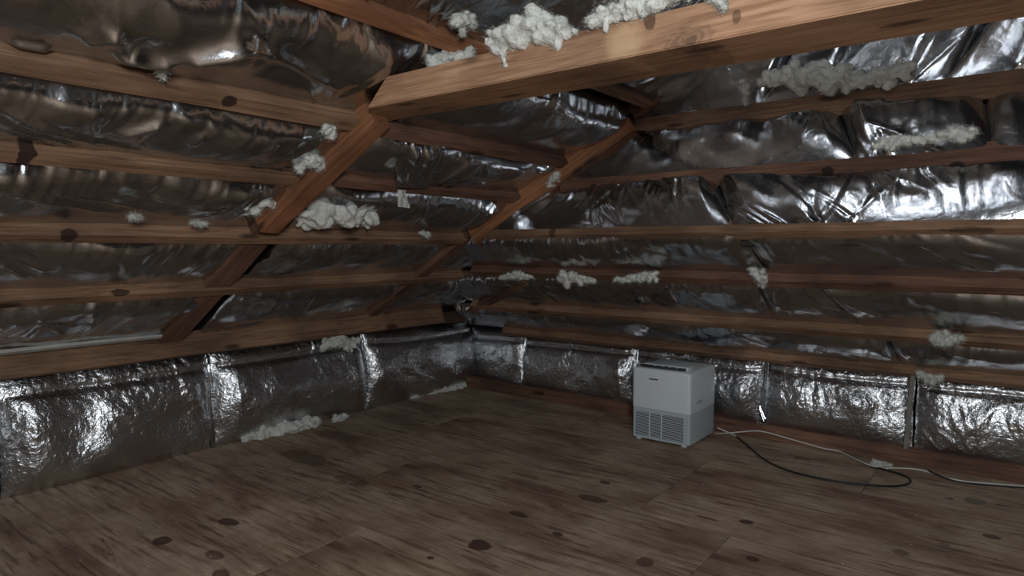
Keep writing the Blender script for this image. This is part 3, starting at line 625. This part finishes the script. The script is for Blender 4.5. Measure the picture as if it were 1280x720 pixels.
# ------------------------------------------------------------------ air cleaner
def rbox(bm, lo, hi, r=0.0, seg=3, only=None):
    lo, hi = V(lo), V(hi); c = (lo + hi) / 2; s = hi - lo
    res = bmesh.ops.create_cube(bm, size=1, matrix=Matrix.Translation(c) @ Matrix.Diagonal((s.x, s.y, s.z, 1)))
    if r > 0:
        es = list({e for v_ in res['verts'] for e in v_.link_edges})
        if only: es = [e for e in es if only(e)]
        bmesh.ops.bevel(bm, geom=es, offset=r, segments=seg, affect='EDGES', profile=0.5)
W_, D_, H_ = 0.40, 0.42, 0.475      # along Y, along X, height
M_WHITE = flat_mat('white_plastic', (0.68, 0.74, 0.77), 0.42, 0, 0.03, 8)
M_GREYP = flat_mat('grey_plastic', (0.47, 0.53, 0.56), 0.45, 0, 0.03, 8)
M_SLOT = flat_mat('dark_slot', (0.03, 0.035, 0.04), 0.6)
ac = bpy.data.objects.new('air_cleaner', None); C.objects.link(ac); ac.location = (-0.62, -2.27, 0)
tag(ac, 'boxy white air cleaner with louvred lower grille standing on the plywood by the right wall', 'appliance')
x0, x1, y0, y1 = -D_ / 2, D_ / 2, -W_ / 2, W_ / 2
def sm(o, ang=35):
    for p in o.data.polygons: p.use_smooth = True
    m = o.modifiers.new('e', 'EDGE_SPLIT'); m.split_angle = math.radians(ang); return o
ZMID = 0.215
bm = bmesh.new(); rbox(bm, (x0, y0, ZMID), (x1, y1, H_ + 0.012), 0.022, 4, lambda e: not (all(v_.co.z < ZMID + .001 for v_ in e.verts)))
for v_ in bm.verts:                                     # gently domed top
    if v_.co.z > H_ - 0.03: v_.co.z -= 0.018 * (abs(v_.co.y) / (W_ / 2)) ** 2.5
upper = sm(from_bm('upper_housing', bm, M_WHITE, ac))
bm = bmesh.new(); rbox(bm, (x0 + 0.004, y0 + 0.002, 0.02), (x1 - 0.002, y1 - 0.002, ZMID), 0.02, 3, lambda e: abs((e.verts[0].co - e.verts[1].co).normalized().z) > .9 )
lower = sm(from_bm('lower_housing', bm, M_GREYP, ac)); lower['label'] = 'slightly darker grey white lower housing'
# front grille frame: white surround with three columns of slats
bm = bmesh.new(); xf = x0 - 0.003
gz0, gz1, gy0, gy1 = 0.032, 0.190, y0 + 0.040, y1 - 0.030
for lo, hi in (((xf, y0 + 0.018, 0.018), (x0 + 0.02, gy0, ZMID)), ((xf, gy1, 0.018), (x0 + 0.02, y1 - 0.018, ZMID)),
               ((xf, gy0, 0.018), (x0 + 0.02, gy1, gz0)), ((xf, gy0, gz1), (x0 + 0.02, gy1, ZMID - 0.002))):
    rbox(bm, lo, hi, 0.0)
gf = from_bm('grille_frame', bm, M_GREYP, ac)
bm = bmesh.new(); rbox(bm, (x0 + 0.0, gy0 - .002, gz0 - .002), (x0 + 0.0035, gy1 + .002, gz1 + .002)); 
slot = from_bm('grille_recess', bm, M_SLOT, ac); slot.location.x = -0.0005
bars = [gy0 + (gy1 - gy0) * 0.45, gy0 + (gy1 - gy0) * 0.70]
for yb in bars:
    bm = bmesh.new(); rbox(bm, (xf, yb - 0.003, gz0), (x0 + 0.003, yb + 0.003, gz1)); from_bm('grille_bar', bm, M_WHITE, ac)
edges = [gy0, bars[0] - 0.003, bars[1] - 0.003 + 0.0, gy1]
cols_ = [(gy0, bars[0] - 0.003), (bars[0] + 0.003, bars[1] - 0.003), (bars[1] + 0.003, gy1)]
ns_ = 14; step = (gz1 - gz0) / ns_
for a, b_ in cols_:
    bm = bmesh.new(); rbox(bm, (0, a, 0), (0.0035, b_, step * 0.50)); first = None
    for k in range(ns_):
        if first is None:
            first = from_bm('grille_slat', bm, M_GREYP, ac); o = first
        else: o = first.copy(); C.objects.link(o)
        o.location = (xf + 0.001, 0, gz0 + k * step + step * 0.25)
# top outlet, louvre and control strip
bm = bmesh.new(); rbox(bm, (x0 + 0.026, y0 + 0.055, H_ + 0.002), (x0 + 0.066, y1 - 0.045, H_ + 0.0140), 0.003, 2); sm(from_bm('control_strip', bm, M_SLOT, ac))
bm = bmesh.new(); rbox(bm, (x0 + 0.066, y0 + 0.045, H_ - 0.004), (x0 + 0.14, y1 - 0.045, H_ + 0.024), 0.010, 4)
for v_ in bm.verts: v_.co.z -= 0.012 * (abs(v_.co.y) / (W_ / 2)) ** 2.5
sm(from_bm('outlet_lid', bm, M_WHITE, ac))
for k in range(4):
    bm = bmesh.new(); rbox(bm, (x0 + 0.038, y0 + 0.10 + k * 0.05, H_ + 0.012), (x0 + 0.054, y0 + 0.118 + k * 0.05, H_ + 0.0165), 0.002, 2); from_bm('button', bm, M_GREYP, ac)
# badge: small dark lettering-like maker's plate (unreadable in the photograph)
bm = bmesh.new(); rbox(bm, (x0 - 0.0012, 0.018, 0.404), (x0 + 0.001, 0.078, 0.412)); 
for v_ in bm.verts: v_.co.y += (v_.co.z - 0.408) * -0.8
badge = from_bm('badge', bm, M_SLOT, ac); badge['label'] = 'small dark badge'
bm = bmesh.new(); rbox(bm, (0, 0, 0), (0.04, 0.03, 0.021), 0.004, 2); ft = from_bm('foot', bm, M_WHITE, ac); ft.location = (x0 + 0.012, y0 + 0.03, 0)
for lx, ly in ((x0 + 0.012, y1 - 0.06), (x1 - 0.052, y0 + 0.03), (x1 - 0.052, y1 - 0.06)):
    f2 = ft.copy(); C.objects.link(f2); f2.location = (lx, ly, 0)
bm = bmesh.new(); rbox(bm, (x0 + 0.10, y0 - 0.001, 0.26), (x0 + 0.20, y0 + 0.01, 0.285), 0.004, 2); hg = from_bm('hand_grip', bm, M_GREYP, ac)

# ------------------------------------------------------------------ cables
def cable(name, pts, r, mat, label):
    cu = bpy.data.curves.new(name, 'CURVE'); cu.dimensions = '3D'; cu.bevel_depth = r; cu.bevel_resolution = 3; cu.resolution_u = 8
    sp_ = cu.splines.new('NURBS'); sp_.points.add(len(pts) - 1); sp_.use_endpoint_u = True; sp_.order_u = 3
    for p, q_ in zip(sp_.points, pts): p.co = (*q_, 1)
    o = bpy.data.objects.new(name, cu); C.objects.link(o); cu.materials.append(mat)
    dg = bpy.context.evaluated_depsgraph_get(); me = bpy.data.meshes.new_from_object(o.evaluated_get(dg))
    bpy.data.objects.remove(o); o = link(name, me)
    for p in me.polygons: p.use_smooth = True
    return tag(o, label, 'cable', 'cables on the floor by the right wall')
M_BLKC = flat_mat('black_rubber', (0.012, 0.012, 0.014), 0.5)
M_WHC = flat_mat('white_cord', (0.62, 0.60, 0.55), 0.5)
Z = lambda x, y, z=0.006: tuple(PZ(x, y, z))
blk = [(921, 546), (936, 558), (955, 575), (980, 587), (1010, 595), (1045, 602), (1080, 606), (1110, 608), (1130, 607), (1140, 602), (1134, 595), (1110, 588), (1085, 581), (1068, 572), (1055, 566)]
cable('black_cable', [Z(*q_) for q_ in blk], 0.0058, M_BLKC, 'black rubber extension cable looping over the plywood right of the white machine')
wh1 = [(897, 535, .05), (906, 539, .03), (915, 542, .008), (921, 546, .006)]
cable('white_cable', [Z(*q_) for q_ in wh1], 0.0045, M_WHC, 'short white cord from the machine joining the black cable')
wh2 = [(894, 542, .03), (905, 542, .012), (925, 540, .006), (945, 539, .006), (962, 541, .007), (985, 548, .006), (1010, 556, .006), (1030, 561, .006), (1047, 563, .006), (1056, 567, .006), (1072, 575, .012), (1090, 583, .012), (1110, 586, .006)]
PF = lambda x, y: tuple(hit(x, y, (1, 0, 0), -0.323))
cable('pale_cable', [Z(894, 542, .03), Z(908, 541.5, .008)] + [PF(925, 540), PF(945, 538), PF(962, 541), PF(985, 548), PF(1010, 555)] + [Z(*q_) for q_ in wh2[7:]], 0.0042, M_WHC, 'long pale cord running along the sole plate from the machine and under the loop')
wh3 = [(1108, 585, .005), (1130, 585, .005), (1150, 587, .005), (1165, 591, .005), (1185, 598, .005)]
cable('pale_cable', [Z(*q_) for q_ in wh3], 0.0042, M_WHC, 'pale cord piece between the black loop and the right edge cable')
wh4 = [(1185, 598, .005), (1205, 602, .005), (1230, 604, .005), (1255, 606, .005), (1300, 609, .005), (1340, 612, .005)]
cable('grey_cable', [Z(*q_) for q_ in wh4], 0.0045, M_WHC, 'cord hugging the sole plate at the right edge')
wh5 = [(1160, 588, .016), (1185, 600, .008), (1210, 604, .006), (1245, 607, .006), (1300, 611, .005)]
cable('black_cable', [Z(*q_) for q_ in wh5], 0.004, M_BLKC, 'thin black cable beside the pale cord at the right edge')

# ------------------------------------------------------------------ small wall details
timber('stud', (-0.33, yr(1139), 0.09), (-0.27, yr(1143) , 0.53), (-1, 0, 0), 0.024, 0.012, M_GREYW, 'thin grey upright stud between the two brightest foil batts on the right wall', 'stud', w_side=-1)
def tape(parent, a, b_, n, wd, seed):
    a, b_ = V(a), V(b_); s = (b_ - a).cross(V(n)).normalized() * wd / 2
    return foil_panel(parent, a - s, a + s, b_ + s, b_ - s, n, sag=0.008, pin=0.004, seed=seed, res=0.004, crease=2.0, name='foil_tape', low=0.01)
tape(wall_left, (lw[2], -0.115, 0.0), (lw[2], -0.07, 0.6), (0, -1, 0), 0.03, 501)
tape(wall_left, (lw[3], -0.115, 0.0), (lw[3], -0.07, 0.6), (0, -1, 0), 0.025, 502)
tape(wall_right, (-0.285, rw[3], 0.09), (-0.225, rw[3], 0.52), (-1, 0, 0), 0.05, 503)
tape(wall_right, (-0.285, rw[4] + 0.03, 0.09), (-0.225, rw[4] + 0.03, 0.52), (-1, 0, 0), 0.03, 504)
tape(wall_right, (-0.285, rw[2], 0.09), (-0.225, rw[2], 0.52), (-1, 0, 0), 0.03, 505)
# block in the dark corner
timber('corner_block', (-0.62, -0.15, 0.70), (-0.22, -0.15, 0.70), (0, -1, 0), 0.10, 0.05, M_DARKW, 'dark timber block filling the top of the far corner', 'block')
# hanging torn foil flap
ft0, ft1 = PL(486, 166) + NL * 0.04, PL(556, 172) + NL * 0.04
flap = foil_panel(None, PL(488, 214) + NL * 0.10, PL(528, 222) + NL * 0.07, ft1, ft0, V((-0.45, -0.85, -0.1)).normalized(), sag=0.03, pin=0.03, seed=601, res=0.005, name='foil_flap', crease=3, low=0.03)
tag(flap, 'torn crumpled flap of foil hanging over the purlin between the two orange rafters', 'foil')
tl = PL(490, 214) + NL * 0.115
fe = foil_panel(flap, tl + V((-0.02, 0, -0.085)), tl + V((0.045, -0.02, -0.09)), tl + V((0.035, 0, 0.0)), tl + V((-0.018, 0, 0.0)), V((-0.45, -0.85, 0)).normalized(), sag=0.02, pin=0.01, seed=602, res=0.0035, name='torn_edge', mat=M_PALE, crease=3, low=0.03)
fe['label'] = 'pale frayed lower edge'

# ------------------------------------------------------------------ knots and stains at their places on the timber
def spots(mat, items):
    nt = mat.node_tree; b = nt.nodes['Principled BSDF']; L = nt.links.new
    c = b.inputs['Base Color'].links[0].from_socket
    gm = N(nt, 'ShaderNodeNewGeometry'); nz = N(nt, 'ShaderNodeTexNoise', Scale=28.0, Detail=3.0); L(gm.outputs['Position'], nz.inputs['Vector'])
    for (p, rad, col, st, soft) in items:
        sub = N(nt, 'ShaderNodeVectorMath', operation='SUBTRACT'); L(gm.outputs['Position'], sub.inputs[0]); sub.inputs[1].default_value = tuple(p)
        mu = N(nt, 'ShaderNodeVectorMath', operation='DIVIDE'); L(sub.outputs[0], mu.inputs[0]); mu.inputs[1].default_value = rad
        ln = N(nt, 'ShaderNodeVectorMath', operation='LENGTH'); L(mu.outputs[0], ln.inputs[0])
        a1 = N(nt, 'ShaderNodeMath', operation='MULTIPLY_ADD'); L(nz.outputs[0], a1.inputs[0]); a1.inputs[1].default_value = 0.9; L(ln.outputs['Value'], a1.inputs[2])
        h = N(nt, 'ShaderNodeMath', operation='MULTIPLY'); h.inputs[1].default_value = 0.5; L(a1.outputs[0], h.inputs[0])
        stops = [(0.45, (st,) * 3), (0.75, (0,) * 3)] if soft else [(0.62, (st,) * 3), (0.70, (0,) * 3)]
        if soft == 2: stops = [(0.36, (st,) * 3), (0.42, (st * .35,) * 3), (0.50, (st * .8,) * 3), (0.58, (st * .2,) * 3), (0.66, (st * .5,) * 3), (0.74, (0,) * 3)]
        r = ramp(nt, stops); L(h.outputs[0], r.inputs[0]); c = mix(nt, r.outputs[0], c, col)
    L(c, b.inputs['Base Color'])
dk = (0.018, 0.010, 0.008); rb = (0.05, 0.02, 0.012)
lp = lambda x, y: hit(x, y, (0, T, 1), ZL + T * -0.15 - 0.07)
gpp = lambda x, y: PG(x, y) + NG * 0.05
spp = lambda x, y: PS(x, y) + NS * 0.06
LR = (0.035, 0.12, 0.03); RR = (0.12, 0.035, 0.03)
spots(M_BROWN, [(lp(285, 127), (.03, .12, .02), dk, .9, 0), (lp(36, 190), (.03, .12, .06), dk, .9, 0), (lp(86, 294), LR, dk, .85, 0), (lp(152, 366), (.05, .12, .02), dk, .8, 0),
                (gpp(1075, 138), RR, dk, .95, 0), (gpp(1197, 213), RR, dk, .9, 0), (spp(1098, 424), RR, dk, .95, 0), (spp(1201, 436), RR, dk, .9, 0), (spp(1085, 465), RR, dk, .9, 0),
                (gpp(690, 294), (.12, .03, .04), dk, .7, 0), (gpp(1210, 294), (.12, .12, .02), dk, .5, 0)])
spots(M_RED, [(gpp(1034, 219), RR, dk, .95, 0), (gpp(1197, 213), RR, dk, .95, 0), (gpp(742, 238), RR, dk, .8, 0), (gpp(1132, 222), (.12, .05, .02), dk, .6, 0)])
spots(M_BEAM, [(FB(778, 52), (.3, .075, .065), (0.62, 0.42, 0.24), .55, 1), (FB(863, 50), (.3, .075, .038), (0.10, 0.055, 0.035), .8, 2), (FB(812, 24), (.3, .022, .035), rb, .7, 0),
               (FB(835, 76), (.3, .018, .012), rb, .6, 0), (FB(921, 20), (.3, .014, .022), rb, .6, 0), (FB(1245, 5), (.3, .14, .07), (0.10, 0.085, 0.045), .5, 1)])
